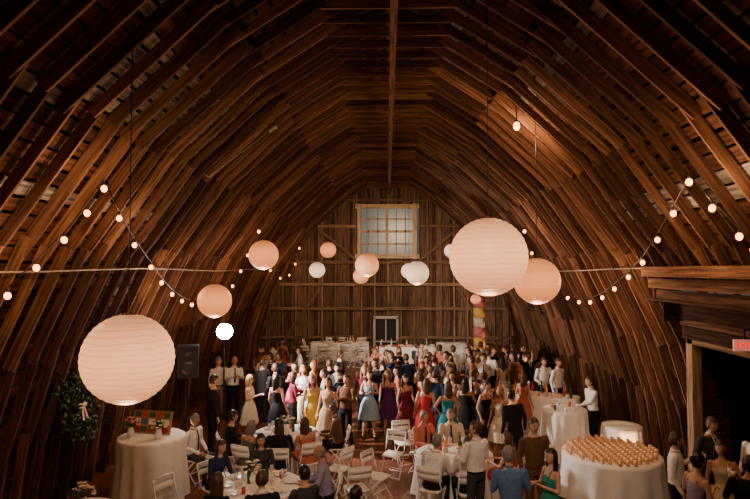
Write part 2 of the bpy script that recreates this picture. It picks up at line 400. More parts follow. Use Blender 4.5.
# ------------------------------------------------------------ furniture
cloth=mat('white_tablecloth',(.84,.80,.74),.85,.04,6)
def round_table(x,y,r,h,name='round_table',n=72,floor_gap=.02):
    m=M(); rings=[]
    def ring(rad,z,amp=0,fr=14): return [((rad+amp*math.cos(fr*t_)+amp*.4*math.cos((fr+5)*t_))*math.cos(t_),(rad+amp*math.cos(fr*t_)+amp*.4*math.cos((fr+5)*t_))*math.sin(t_),z) for t_ in[2*math.pi*k/n for k in range(n)]]
    rings=[ring(.01,h),ring(r*.6,h),ring(r*.97,h),ring(r,h-.012),ring(r+.01,h-.06,.004),ring(r+.02,h*.6,.022),ring(r+.05,h*.25,.038),ring(r+.07,floor_gap,.05)]
    m.ring_loft(rings,0,cap=False)
    m.tube([(0,0,0.01),(0,0,h-.03)],.04,1,8); m.tube([(-.3,0,.02),(.3,0,.02)],.03,1,6); m.tube([(0,-.3,.02),(0,.3,.02)],.03,1,6)
    return obj(name,m.mesh(name,[cloth,steel]),(x,y,0),rz=random.random())
def rect_table(x,y,sx,sy,h,name='banquet_table',rz=0,z0=0):
    m=M(); n=96
    def ring(ex,z,amp=0):
        out=[]
        for k in range(n):
            t_=2*math.pi*k/n; c,s=math.cos(t_),math.sin(t_); e=.25
            X=(sx/2+ex+amp*math.cos(19*t_))*math.copysign(abs(c)**e,c); Y=(sy/2+ex+amp*math.cos(19*t_))*math.copysign(abs(s)**e,s); out.append((X,Y,z))
        return out
    m.ring_loft([ring(-min(sx,sy)/2+.01,h),ring(-.02,h),ring(0,h-.012),ring(.01,h*.6,.012),ring(.03,.02,.03)],0,cap=False)
    for a in(-1,1):
        for b_ in(-1,1): m.tube([(a*(sx/2-.1),b_*(sy/2-.1),0),(a*(sx/2-.1),b_*(sy/2-.1),h-.02)],.02,1,6)
    return obj(name,m.mesh(name,[cloth,steel]),(x,y,z0),rz=rz)
chw=mat('white_resin',(.80,.74,.67),.4,.04)
def chair_mesh():
    m=M()
    for s in(-1,1):
        m.tube([(s*.2,.23,.86),(s*.2,.17,.6),(s*.2,-.0,.28),(s*.2,-.22,0)],.014,0,6)
        m.tube([(s*.175,-.16,.44),(s*.175,.05,.22),(s*.175,.25,0)],.014,0,6)
    m.tube([(-.2,.23,.86),(.2,.23,.86)],.014,0,6); m.tube([(-.2,-.2,.03),(.2,-.2,.03)],.009,0,6); m.tube([(-.175,.23,.03),(.175,.23,.03)],.009,0,6); m.tube([(-.2,-.08,.19),(.2,-.08,.19)],.009,0,6)
    for z,dy in((.81,.235),(.70,.205)):
        rings=[]
        for k in range(7):
            x=-.2+.4*k/6; b_=.03*(1-(x/.2)**2)
            rings.append([(x,dy+b_-.008,z-.045),(x,dy+b_+.008,z-.045),(x,dy+b_+.012,z+.045),(x,dy+b_-.004,z+.045)])
        m.ring_loft(rings,0)
    rings=[]
    for k in range(7):
        y_=-.2+.4*k/6; w=.19-.02*abs(k-3)/3
        rings.append([(-w,y_,.43),(w,y_,.43),(w,y_,.455),(0,y_,.445),(-w,y_,.455)])
    m.ring_loft(rings,0)
    return m.mesh('folding_chair',[chw])
CHM=chair_mesh()
def chair(x,y,rz,z=0): return obj('folding_chair',CHM,(x,y,z),rz=rz)
glassm,t,b=nt('drinking_glass'); b.inputs['Base Color'].default_value=(.8,.82,.8,1); b.inputs['Roughness'].default_value=.05; b.inputs['Alpha'].default_value=.45; b.inputs['Specular IOR Level'].default_value=.8
amber=mat('amber_drink',(.75,.32,.1),.2,.1); plate=mat('plate_white',(.8,.76,.7),.25,.02); green=mat('bottle_green',(.02,.08,.03),.15,.1); redc=mat('red_cup',(.5,.04,.03),.4); blue=mat('blue_napkin',(.08,.13,.25),.8)
leaf=mat('leaf_green',(.05,.11,.03),.6,.4,30); petal=mat('petal_cream',(.8,.65,.5),.7,.1); petp=mat('petal_pink',(.7,.18,.2),.7,.2)
def glass(m,x,y,z,s=1):
    m.lathe([(.03*s,0),(.03*s,.004),(.005,.01),(.005,.08*s),(.03*s,.11*s),(.036*s,.15*s),(.03*s,.2*s)],0,9,(x,y,z)); m.lathe([(.006,.09*s),(.028*s,.115*s),(.032*s,.14*s)],1,8,(x,y,z))
def cup(m,x,y,z,mt): m.lathe([(.028,0),(.036,.1),(.034,.1),(.026,.01)],mt,9,(x,y,z))
def bottle(m,x,y,z,mt=3): m.lathe([(.036,0),(.037,.17),(.015,.22),(.014,.29),(.016,.3)],mt,10,(x,y,z))
TM=[glassm,amber,plate,green,redc,blue,cloth]
def settings(x,y,r,h,n=8):
    m=M()
    for k in range(n):
        a=2*math.pi*k/n+.2; X,Y=r*.72*math.cos(a),r*.72*math.sin(a)
        m.lathe([(.02,.004),(.07,.004),(.12,.018),(.125,.02),(.07,.0)],2,18,(X,Y,h+.002))
        glass(m,X*.72+random.uniform(-.05,.05),Y*.72+random.uniform(-.05,.05),h); 
        if random.random()<.7: cup(m,X*.8+.1,Y*.8-.08,h,random.choice([0,4,1,2,5]))
        m.box((X*1.15,Y*1.15,h+.012),(.1,.07,.02),random.choice([5,6,6,4]),Matrix.Rotation(a,3,'Z'))
    bottle(m,.12,.1,h); bottle(m,-.15,.03,h,random.choice([3,1]))
    obj('plates_and_glasses',m.mesh('settings',TM),(x,y,0))
def flowers(x,y,z,s=.2,name='flower_arrangement',cols=(1,2)):
    m=M(); m.lathe([(.05,0),(.07,.08),(.05,.16),(.06,.18)],3,12)
    rr=random.Random(int(x*100))
    for i in range(34):
        a=rr.random()*6.28; e=rr.random()*1.4; p=Vector((math.cos(a)*math.cos(e),math.sin(a)*math.cos(e),math.sin(e)*.9))*s*rr.uniform(.7,1.05)+Vector((0,0,.2))
        if i%2:
            T=Matrix.Translation(p)@Matrix.Rotation(rr.random()*6,4,'Z')@Matrix.Rotation(rr.random()*2,4,'X')
            m.sphere((0,0,0),(.02,.06,.006),0,6,4,T=T)
        else:
            for q in range(5):
                T=Matrix.Translation(p)@Matrix.Rotation(q*1.256,4,'Z')@Matrix.Rotation(.5,4,'X'); m.sphere((0,.022,0),(.017,.026,.006),cols[i%len(cols)],6,4,T=T)
        m.tube([(0,0,.15),p],.003,0,4)
    obj(name,m.mesh(name,[leaf,petal,petp,plate]),(x,y,z))
TA=(-2.1,9.6); TB=(-2.15,12.6); TC=(1.25,11.3)
for (x,y) in(TA,TB,TC): round_table(x,y,.72,.75); settings(x,y,.72,.75); 
flowers(TA[0]-.1,TA[1]+.05,.752,.17); flowers(TB[0],TB[1],.752,.17)
LT=(-4.4,11.0); round_table(LT[0],LT[1],.6,1.12,'cocktail_table')
m=M(); T=Matrix.Rotation(-.25,3,'X')
m.box((0,0,.2),(.8,.03,.42),0,T); 
for i in range(5):
    for j in range(3): m.box((-.3+i*.15,-.05+j*.033,.08+j*.13),(.12,.02,.1),1+(i*2+j)%4,T)
obj('photo_display_board',m.mesh('board',[mat('cork',(.35,.2,.1),.8),redc,petal,leaf,blue],False),(LT[0]-.05,LT[1]+.15,1.13),rz=-.2)
flowers(LT[0]+.2,LT[1]-.2,1.12,.14); flowers(LT[0]-.35,LT[1]-.1,1.12,.16,cols=(2,1))
TL=(-4.4,8.5); round_table(TL[0],TL[1],.5,.75,'cocktail_table'); flowers(TL[0],TL[1],.752,.2)
RT=(4.15,11.2); round_table(RT[0],RT[1],.88,.8,'favour_table')
m=M()
for i in range(-6,7):
    for j in range(-6,7):
        X,Y=i*.13,j*.13
        if X*X+Y*Y<.8**2: cup(m,X,Y,.802,0); m.lathe([(.001,.112),(.03,.108),(.037,.098),(.034,.09)],1,8,(X,Y,.802))
obj('cider_cups',m.mesh('cups',[mat('peach_drink',(.72,.38,.18),.3,.1),mat('peach_top',(.8,.55,.33),.5)]),(RT[0],RT[1],0))
round_table(3.95,13.4,.48,1.1,'cocktail_table'); 
m=M(); 
for k in range(7): a=k*.9; cup(m,.28*math.cos(a),.28*math.sin(a),1.102,[2,4,0,1,5,2,0][k])
obj('cups',m.mesh('cups2',TM),(3.95,13.4,0))
rect_table(3.85,15.2,1.9,.7,1.05,'bar_table',rz=-.5)
m=M()
for k in range(9): bottle(m,-.8+k*.2,random.uniform(-.15,.2),1.052,[3,1,0,4][k%4])
for k in range(10): cup(m,-.8+k*.17,-.25,1.052,[0,2,1][k%3])
obj('bar_bottles',m.mesh('barb',TM),(3.85,15.2,0),rz=-.5)
round_table(4.9,12.6,.4,.95,'cocktail_table')
rect_table(.75,23.2,2.2,.75,.76,z0=SZ); rect_table(2.6,24.4,1.2,.7,.76,z0=SZ); rect_table(-2.0,24.6,2.4,.75,.76,z0=SZ)
for k_,(tx,ty) in enumerate(((.75,23.2),(-2.0,24.6))):
    m=M()
    for k in range(16): bottle(m,random.uniform(-1,1),random.uniform(-.25,.25),.762,random.choice([3,1,0])) if k%3==0 else m.lathe([(.05,0),(.12,.06),(.1,.06)],random.choice([2,4,2]),10,(random.uniform(-1,1),random.uniform(-.25,.25),.762))
    obj('serving_dishes',m.mesh('dishes',TM),(tx,ty,SZ))
for cx_,cy_,ca in((-3.2,22.8,170),(-2.6,23.0,200),(-2.1,22.75,20),(-1.55,23.05,150),(-1.05,22.8,-30),(-3.1,23.6,100),(-2.4,23.75,10),(-1.7,23.7,-20),(-1.0,23.7,30),(-3.3,24.7,90),(-.5,24.6,-90),(-2.6,25.5,180),(-1.9,25.6,170),(-1.2,25.5,200),(1.9,23.4,-60),(2.9,23.3,20)):
    chair(cx_,cy_,math.radians(ca),SZ)
m=M(); cs=[0,1,2,0,1]
for k in range(5): 
    rings=[[(.22*math.cos(a)*(1+.05*math.cos(6*a)),.22*math.sin(a)*(1+.05*math.cos(6*a)),1.1+k*.4+q*.4) for a in[2*math.pi*i/18 for i in range(18)]] for q in(0,.96)]
    m.ring_loft(rings,cs[k])
m.tube([(0,0,0),(0,0,1.1)],.03,3,8); m.lathe([(.3,0),(.3,.03),(.05,.06)],3,14)
for k in range(10): a=k*.63; m.bar((.2*math.cos(a),.2*math.sin(a),1.1),(.22*math.cos(a),.22*math.sin(a),.6),.05,.01,k%3,(0,1,0))
obj('paper_streamer_column',m.mesh('streamer',[mat('yellow_paper',(.7,.42,.08),.8),mat('pink_paper',(.55,.15,.15),.8),mat('pale_paper',(.6,.5,.38),.8),black]),(3.68,24.0,0))
wp=wall_pt(77,403,.35); m=M(); rr=random.Random(3)
for i in range(520):
    a=rr.random()*6.28; R=.36+rr.gauss(0,.13); p=Vector((rr.gauss(0,.06),R*math.cos(a),R*1.2*math.sin(a)))
    T=Matrix.Translation(p)@Matrix.Rotation(rr.random()*6,4,'X')@Matrix.Rotation(rr.random()*3,4,'Y')@Matrix.Rotation(rr.random()*3,4,'Z')
    m.sphere((0,0,0),(.03,.085,.006),0,6,3,T=T)
m.tube([(0,.38*math.cos(a),.45*math.sin(a)) for a in np.linspace(0,6.28,25)],.03,2,6)
for s in(-1,1):
    m.sphere((.12,s*.07-.1,-.05),(.02,.08,.045),1,10,6); m.ring_loft([[(.12,s*.02-.1,-.05),(.13,s*.02-.07,-.05)],[(.12,s*.07-.12,-.3),(.13,s*.07-.07,-.3)]],1,cap=False)
wo=obj('leaf_wreath',m.mesh('wreath',[mat('wreath_leaf',(.03,.06,.02),.6,.4,30),petal,W_dark]),wp); wo.rotation_euler=(0,-.25,0)
# ------------------------------------------------------------ people
def capsule_remesh(parts,torso,T):
    b=M()
    for (p0,r0,p1,r1,mt) in parts:
        p0=Vector(p0);p1=Vector(p1); pts=[p0.lerp(p1,k/4) for k in range(5)]; b.tube(pts,[r0+(r1-r0)*k/4 for k in range(5)],0,12)
        b.sphere(p0,r0,0,12,8); b.sphere(p1,r1,0,12,8)
    n=24
    b.ring_loft([[T@Vector((rx*math.cos(2*math.pi*k/n),cy+ry*math.sin(2*math.pi*k/n),z)) for k in range(n)] for z,rx,ry,cy in torso],0)
    me=b.mesh('tmp',[]); o=bpy.data.objects.new('tmp',me); col.objects.link(o)
    md=o.modifiers.new('r','REMESH'); md.mode='VOXEL'; md.voxel_size=.0145
    ms=o.modifiers.new('s','SMOOTH'); ms.factor=.5; ms.iterations=4
    dg=bpy.context.evaluated_depsgraph_get(); ev=o.evaluated_get(dg); m2=bpy.data.meshes.new_from_object(ev)
    nv=len(m2.vertices); co=np.empty(nv*3); m2.vertices.foreach_get('co',co); co=co.reshape(-1,3)
    faces=[tuple(p.vertices) for p in m2.polygons]
    cen=np.array([co[list(f)].mean(0) for f in faces])
    bpy.data.objects.remove(o); bpy.data.meshes.remove(me); bpy.data.meshes.remove(m2)
    best=np.full(len(faces),1e9); mi=np.zeros(len(faces),int)
    for (p0,r0,p1,r1,mt) in parts:
        a=np.array(p0);d=np.array(p1)-a;L=(d**2).sum()+1e-9; t_=np.clip(((cen-a)@d)/L,0,1)
        ds=np.linalg.norm(cen-a-t_[:,None]*d,axis=1)-(r0+(r1-r0)*t_); k=ds<best; best[k]=ds[k]; mi[k]=mt
    Ti=np.array(T.inverted()); loc=cen@Ti[:3,:3].T+Ti[:3,3]
    zz=[q[0] for q in torso]; rx=np.interp(loc[:,2],zz,[q[1] for q in torso]); ry=np.interp(loc[:,2],zz,[q[2] for q in torso]); cy=np.interp(loc[:,2],zz,[q[3] for q in torso])
    e=(np.sqrt((loc[:,0]/rx)**2+((loc[:,1]-cy)/ry)**2)-1)*np.minimum(rx,ry)+np.maximum(0,zz[0]-loc[:,2])+np.maximum(0,loc[:,2]-zz[-1])-.012
    return co,faces,mi,(e<best),loc
def hand(m,wr,dr,side,nrm,sc=1):
    d=dr.normalized(); s=side-d*side.dot(d); s.normalize(); n=d.cross(s).normalized()
    if n.dot(nrm)<0: n=-n
    P=lambda a,b_,c:wr+d*a*sc+s*b_*sc+n*c*sc
    rings=[]
    for a,w,t_ in((-.01,.026,.02),(.02,.034,.018),(.06,.042,.015),(.092,.040,.012)):
        rings.append([P(a,w*math.cos(q),t_*math.sin(q)) for q in[2*math.pi*k/8 for k in range(8)]])
    m.ring_loft(rings,0)
    for i,(o,l) in enumerate(((.03,.072),(.0105,.082),(-.009,.076),(-.028,.058))):
        p0=P(.085,o,0); p1=P(.085+l*.5,o*1.15,l*.14); p2=P(.085+l*.8,o*1.2,l*.42); p3=P(.085+l*.88,o*1.2,l*.68)
        m.tube([p0,p1,p2,p3],[.0095*sc,.009*sc,.008*sc,.006*sc],0,6)
    m.tube([P(.02,.028,.002),P(.055,.058,.012),P(.085,.068,.026)],[.013*sc,.011*sc,.008*sc],0,6)
def head(m,T,hair,fem):
    def df(p):
        z=p.z/.12
        if z<0:
            k=1-.32*z*z; p=Vector((p.x*k,p.y*(1-.12*z*z)-(.012*z*z),p.z))
        if p.y>0 : p.y*=1.06
        return p
    m.sphere((0,0,0),(.076,.092,.12),0,20,16,T=T,deform=df)
    rings=[[T@Vector(q) for q in r] for r in([(-.006,-.086,.018),(.006,-.086,.018),(.004,-.08,.018),(-.004,-.08,.018)],[(-.011,-.099,-.01),(.011,-.099,-.01),(.012,-.08,-.01),(-.012,-.08,-.01)],[(-.016,-.106,-.024),(.016,-.106,-.024),(.016,-.08,-.03),(-.016,-.08,-.03)])]
    m.ring_loft(rings,0)
    for s in(-1,1):
        m.sphere((s*.03,-.081,.006),(.015,.009,.009),5,8,6,T=T); m.sphere((s*.03,-.0885,.006),(.0085,.004,.0085),6,8,6,T=T)
        m.sphere((s*.031,-.084,.026),(.019,.009,.0055),3,8,4,T=T); m.sphere((s*.078,.008,-.005),(.011,.02,.03),0,8,6,T=T)
    m.sphere((0,-.086,-.056),(.026,.01,.009),7,10,5,T=T)
    if hair=='bald':
        m.sphere((0,.008,.0),(.082,.1,.118),3,20,14,T=T,cond=lambda p:(p.y>.0 and -.07<p.z<.045)); return
    lo=-.075
    m.sphere((0,.004,.01),(.0865,.103,.127),3,26,20,T=T,cond=lambda p:(p.z>.042+(-p.y*.12)+p.x*.12 or (p.y>-.03 and p.z>-.015) or (p.y>.0 and p.z>lo)))
    if hair=='short': return
    if hair=='bun': m.sphere((0,.115,.05),(.045,.04,.045),3,12,8,T=T); return
    L={'bob':-.17,'long':-.33}[hair]
    rings=[]
    for z,r in((.06,.088),(0,.095),(-.08,.1),(L*.6-.05,.1),(L,.075)):
        ring=[]
        for k in range(13):
            a=-.42+(math.pi+.84)*k/12; ring.append((r*math.cos(a)*1.0,r*.95*math.sin(a)+.012,z))
        for k in range(12,-1,-1):
            a=-.42+(math.pi+.84)*k/12; ring.append((r*.8*math.cos(a),r*.7*math.sin(a)+.015,z))
        rings.append([T@Vector(q) for q in ring])
    m.ring_loft(rings,3)
ARMS={'down':[((.245,.03,1.14),(.27,-.06,.90))]*2,'clap':[((.25,-.03,1.16),(.06,-.27,1.24))]*2,
'drink':[((.26,-.04,1.17),(.17,-.27,1.33)),((.25,.03,1.14),(.25,-.1,.92))],'up':[((.33,-.06,1.52),(.30,-.12,1.77))]*2,
'wave':[((.35,-.04,1.45),(.33,-.1,1.72)),((.26,-.02,1.15),(.22,-.24,1.1))],'table':[((.25,-.13,1.17),(.12,-.36,1.215))]*2,
'hip':[((.34,.07,1.2),(.2,-.03,1.04)),((.25,.02,1.14),(.27,-.1,.91))],'reach':[((.24,-.17,1.2),(.17,-.42,1.16)),((.25,.02,1.14),(.2,-.2,1.05))],
'phone':[((.24,-.16,1.25),(.09,-.3,1.5))]*2,'lap':[((.25,.0,1.15),(.12,-.24,1.05))]*2}
PC={}
def person_mesh(sex,outfit,pose,legs,hair,hv):
    key=(sex,outfit,pose,legs,hair,hv)
    if key in PC: return PC[key]
    fem=sex=='f'; sit=legs=='sit'
    rr=random.Random(str(key)); lean=math.radians(rr.uniform(4,12) if sit else rr.uniform(-3,6))
    dz=-.40 if sit else 0
    T=Matrix.Translation((0,0,.92+dz))@Matrix.Rotation(lean,4,'X')@Matrix.Rotation(rr.uniform(-.07,.07),4,'Y')@Matrix.Translation((0,0,-.92))
    SW=.165 if fem else .19
    if fem: torso=[(.84,.15,.11,0),(.92,.168,.118,.005),(1.0,.15,.108,.005),(1.09,.118,.09,0),(1.18,.128,.095,-.005),(1.27,.145,.118,-.018),(1.36,.15,.098,-.005),(1.43,.12,.075,0),(1.47,.06,.055,0),(1.5,.045,.045,0)]
    elif outfit=='suit': torso=[(.78,.172,.125,0),(.92,.176,.125,0),(1.06,.162,.12,-.004),(1.2,.178,.128,-.006),(1.34,.19,.122,-.002),(1.42,.165,.09,0),(1.47,.08,.065,0),(1.5,.052,.052,0)]
    else: torso=[(.84,.155,.112,0),(.92,.162,.118,0),(1.05,.152,.118,-.008),(1.2,.168,.122,-.006),(1.34,.18,.112,0),(1.42,.15,.085,0),(1.47,.07,.06,0),(1.5,.052,.052,0)]
    A=ARMS[pose]; parts=[]
    up_m=1 if outfit in('suit','shirt','vest','longsleeve','tee') else 0; fo_m=1 if outfit in('suit','shirt','vest','longsleeve') else 0
    k=.85 if fem else 1.0; hands=[]
    for i,s in enumerate((1,-1)):
        sh=T@Vector((s*SW,0,1.395)); e,w=A[i]
        f=.93 if fem else 1
        el=T@Vector((s*e[0]*f,e[1],e[2])); wr=T@Vector((s*w[0]*f,w[1],w[2]))
        bulk=.008 if up_m else 0
        parts+=[(sh,(.052*k+bulk),el,.038*k+bulk,up_m),(el,.037*k+bulk,wr,.024*k+(.008 if fo_m else 0),fo_m)]
        d=(wr-el).normalized(); parts.append((wr,.022*k,wr+d*.03,.02*k,0)); hands.append((wr+d*.015,d,s))
    leg_m=2 if outfit in('suit','shirt','vest','tee','longsleeve') else 0
    stance=rr.choice([0,.04,-.04]); 
    for i,s in enumerate((1,-1)):
        hp=Vector((s*.088,0,.90+dz))
        if sit:
            kn=Vector((s*rr.uniform(.1,.16),-.43,.51)); an=Vector((s*.13,-.40+rr.uniform(-.06,.08),.09))
        elif legs=='step': kn=Vector((s*.1,-.02-.13*s,.50)); an=Vector((s*.1,.05-.16*s if s>0 else .2,.09 if s>0 else .12))
        else: kn=Vector((s*.1,-.02,.5)); an=Vector((s*(.11+abs(stance)),.02+stance*s,.085))
        if leg_m==2: r=(.092,.068,.062,.05)
        else: r=(.082,.054,.05,.033)
        tm=1 if (sit and fem and leg_m==0) else leg_m
        if tm==1: r=(.1,.075,.05,.033)
        parts+=[(hp,r[0],kn,r[1],tm),(kn,r[2] if not(tm==1) else .05,an,r[3],leg_m),]
        parts.append((kn.lerp(an,.1),r[2]+.004,kn.lerp(an,.45),r[2]-.002,leg_m))
        parts.append((an+Vector((0,.025,-.045)),.038*k,an+Vector((s*.015,-.15,-.055)),.03*k,4))
    nb=T@Vector((0,.005,1.46)); hc=T@Vector((0,-.015,1.632))
    parts.append((nb,.052*k,hc-Vector((0,0,.06)),.048*k,0))
    co,faces,mi,ist,loc=capsule_remesh(parts,torso,T)
    z=loc[:,2]
    tm=np.where(z>1.452,0,1)
    if outfit=='dress' or outfit=='gown': tm=np.where(z>1.36-.03*np.abs(loc[:,0])/.1,0,1)
    if outfit in('suit',) : pass
    elif leg_m==2: tm=np.where(z<.97,2,tm)
    mi=np.where(ist,tm,mi)
    m=M(); m.v=[Vector(c) for c in co]; m.f=list(faces); m.m=[int(q) for q in mi]
    def surf(x,zv,o=.007):
        zz=[q[0] for q in torso]; rx=np.interp(zv,zz,[q[1] for q in torso]); ry=np.interp(zv,zz,[q[2] for q in torso]); cy=np.interp(zv,zz,[q[3] for q in torso])
        return T@Vector((x,cy-ry*math.sqrt(max(0,1-(x/rx)**2))-o,zv))
    if outfit in('suit','vest'):
        rows=[]
        for q in range(7): zv=1.455-.035*q; w=.05*(1-q/6.5)+.002; rows.append([surf(-w,zv),surf(-w/2,zv),surf(0,zv),surf(w/2,zv),surf(w,zv)])
        m.ring_loft(rows,5,cap=False,closed=False)
    if outfit in('suit','vest') or (outfit=='shirt' and rr.random()<.5):
        rows=[[surf(-w,zv,.012),surf(w,zv,.012)] for zv,w in((1.45,.014),(1.43,.018),(1.35,.016),(1.22,.024),(1.08,.026),(1.04,.004))]
        m.ring_loft(rows,6,cap=False,closed=False)
    if outfit!='suit' and leg_m==2:
        m.ring_loft([[T@Vector(((.158+.006)*math.cos(a),(.118+.006)*math.sin(a)-.003,zv)) for a in[2*math.pi*q/20 for q in range(20)]] for zv in(.955,.985)],6,cap=False)
    if outfit in('shirt','suit','vest'):
        m.ring_loft([[T@Vector((r*math.cos(a),r*math.sin(a),zv-.01*math.sin(a)*-1)) for a in[2*math.pi*q/14 for q in range(14)]] for zv,r in((1.455,.072),(1.5,.06))],5 if outfit!='shirt' else 1,cap=False)
    if outfit in('dress','gown') and not sit:
        hem=.52 if outfit=='dress' else .06; rows=[]; n=32
        for q in range(8):
            u=q/7; zv=1.08+(hem-1.08)*u
            rx=.122+(.055*min(1,u*3.2))+ (.11 if outfit=='dress' else .16)*u; ry=.096+.04*min(1,u*3)+(.1 if outfit=='dress' else .15)*u
            rows.append([Vector((rx*(1+.06*u*math.cos(9*a))*math.cos(a),ry*(1+.06*u*math.cos(9*a+1))*math.sin(a),zv)) for a in[2*math.pi*j/n for j in range(n)]])
        m.ring_loft(rows,1,cap=False)
    if outfit in('dress','gown') and sit:
        rows=[]
        for q in range(5):
            u=q/4; yv=.1-.56*u; w=.19+.02*u; rows.append([(w*math.cos(a),yv,.52+(.1 if math.sin(a)>0 else .085)*math.sin(a)) for a in[2*math.pi*j/20 for j in range(20)]])
        m.ring_loft(rows,1,cap=True)
    if outfit=='dress':
        for s in(-1,1): m.tube([surf(s*.075,1.35,.004),surf(s*.08,1.42,.006),T@Vector((s*.08,.0,1.455)),T@Vector((s*.075,.09,1.36))],.011,1,5)
    for wr,d,s in hands: hand(m,wr,d,Vector((-s*.8,-.6,.2)),Vector((-s,.2,-.5)),.9 if fem else 1)
    if pose=='drink':
        wr,d,s=hands[0]; c=wr+d*.09+Vector((-.02,-.03,-.02)); m.lathe([(.026,-.05),(.034,.06),(.032,.06),(.02,-.04)],5,8,c)
    if pose=='phone':
        c=(hands[0][0]+hands[1][0])/2+Vector((0,-.06,.05)); m.box(c,(.14,.012,.08),6)
    TH=Matrix.Translation(hc)@Matrix.Rotation(lean*.4,4,'X')@Matrix.Rotation({0:0,1:.55,2:-.55}[hv],4,'Z')
    head(m,TH,hair,fem)
    me=m.mesh('body',[])
    for _ in range(8): me.materials.append(None)
    PC[key]=me; return me
SK=[mat('skin_fair',(.52,.27,.18),.5,.05),mat('skin_tan',(.40,.20,.12),.5,.05),mat('skin_light',(.56,.32,.22),.5,.05),mat('skin_brown',(.15,.065,.035),.5,.05)]
HR={'brown':mat('hair_brown',(.06,.025,.012),.45,.3,40),'dark':mat('hair_dark',(.015,.009,.006),.4,.3,40),'blond':mat('hair_blond',(.36,.2,.075),.5,.25,40),'red':mat('hair_auburn',(.2,.06,.02),.45,.3,40),'grey':mat('hair_grey',(.17,.155,.15),.5,.2,40)}
CL={'white':(.78,.75,.72),'cream':(.6,.5,.37),'black':(.010,.009,.012),'navy':(.02,.03,.08),'grey':(.10,.10,.11),'teal':(.01,.17,.19),'sky':(.28,.42,.55),'blue':(.09,.16,.32),'yellow':(.62,.42,.08),'red':(.42,.03,.03),'wine':(.14,.012,.03),'purple':(.09,.02,.1),'pink':(.8,.1,.28),'coral':(.5,.15,.10),'khaki':(.36,.26,.15),'brown':(.12,.06,.03),'green':(.05,.12,.05),'lav':(.3,.25,.38),'charcoal':(.04,.04,.045),'tealgreen':(.03,.27,.2)}
def cm(c): return mat('cloth_'+c,CL[c],.85,.14,25,bump=.15,spec=.2)
lip=mat('lips',(.30,.07,.06),.4,.05)
shirtw=mat('shirt_white',(.76,.73,.70),.8,.03)
ppl=[]; SO=[]
NM={'suit':'man_in_suit','shirt':'man_in_%s_shirt','vest':'man_in_%s_vest','tee':'guest_in_%s_top','longsleeve':'woman_in_%s_blouse','dress':'woman_in_%s_dress','gown':'woman_in_%s_gown'}
def person(x,y,face,sex='m',outfit='shirt',top='white',bot='black',hair='short',hc='brown',pose='down',legs='stand',hv=0,skin=None,sc=None):
    me=person_mesh(sex,outfit,pose,legs,hair,hv)
    nm=NM[outfit]; nm=nm%top if '%' in nm else nm
    if sex=='m': nm=nm.replace('woman','man').replace('blouse','sweater')
    o=bpy.data.objects.new(nm,me); col.objects.link(o)
    s=sc or ((.95 if sex=='f' else 1.01)+random.uniform(-.025,.025))
    if legs=='sit': s=min(s,1.0)
    o.location=(x,y,0); o.rotation_euler=(0,0,face); o.scale=(s,s,s)
    sk_=SK[skin if skin is not None else random.choice([0,0,2,2,1,0,2,1])]
    ms=[sk_,cm(top),cm(bot),HR[hc],cm('black' if sex=='m' or random.random()<.5 else 'khaki'),shirtw,cm(random.choice(['wine','navy','black'])) if sex=='m' else cm('black'),lip]
    for i,mm in enumerate(ms): o.material_slots[i].link='OBJECT'; o.material_slots[i].material=mm
    ppl.append((x,y)); SO.append([o,legs=='sit']); return o
def stand(px,hy,sex='m',outfit='shirt',top='white',bot='black',hair='short',hc='brown',face=0,pose='down',legs='stand',hv=0,**k):
    H=1.66 if sex=='f' else 1.77; d=F*(CH-H)/(hy-VY); return person((px-VX)/F*d,d,math.radians(face),sex,outfit,top,bot,hair,hc,pose,legs,hv,**k)
def seat(px,hy,tab=None,sex='m',outfit='shirt',top='white',bot='black',hair='short',hc='brown',pose='table',hv=0,face=None,**k):
    d=F*(CH-1.33)/(hy-VY); x=(px-VX)/F*d
    if tab:
        v=Vector((x-tab[0],d-tab[1])); v=v.normalized()*min(max(v.length,1.12),1.3)
        for _ in range(30):
            p_=Vector((tab[0]+v.x,tab[1]+v.y)); bad=[q for q in ppl if (Vector(q)-p_).length<.56]
            if not bad: break
            cr=(bad[0][0]-tab[0])*v.y-(bad[0][1]-tab[1])*v.x; v=Matrix.Rotation(.09 if cr>0 else -.09,2)@v
        x,d=tab[0]+v.x,tab[1]+v.y
        f=math.atan2(-v.x,v.y)
    else: f=math.radians(face)
    o=person(x,d,f,sex,outfit,top,bot,hair,hc,pose,'sit',hv,**k)
    c=Vector((0,-.03,0)); c.rotate(Matrix.Rotation(f,3,'Z')); chair(x+c.x,d+c.y,f); return o
# seated
seat(193,413,None,'m','shirt','white','charcoal','short','grey',pose='lap',face=70)
seat(229,410,TB,'m','longsleeve','black','black','short','dark')
seat(247,418,TB,'f','dress','grey','grey','bob','grey')
seat(302,412,TB,'f','dress','coral','coral','long','brown')
seat(334,404,TB,'m','shirt','brown','black','short','brown')
seat(266,428,TB,'m','suit','black','black','short','dark')
seat(292,430,TB,'f','longsleeve','brown','black','bob','brown')
seat(234,440,TA,'f','longsleeve','navy','black','long','brown')
seat(262,434,TA,'f','longsleeve','charcoal','black','bob','dark')
seat(309,445,TA,'m','shirt','lav','black','bald','grey')
seat(214,474,TA,'f','longsleeve','black','black','long','brown')
seat(333,476,TA,'m','longsleeve','charcoal','black','short','dark')
seat(280,486,TA,'m','suit','black','black','short','brown')
seat(421,408,TC,'m','shirt','coral','khaki','short','grey')
seat(447,408,TC,'m','shirt','cream','khaki','short','grey')
seat(432,434,TC,'m','shirt','white','black','short','grey')
seat(455,437,TC,'m','shirt','white','black','short','brown')
seat(490,425,TC,'f','dress','red','red','long','brown')
seat(354,486,None,'m','suit','black','black','short','dark',face=150,pose='lap')
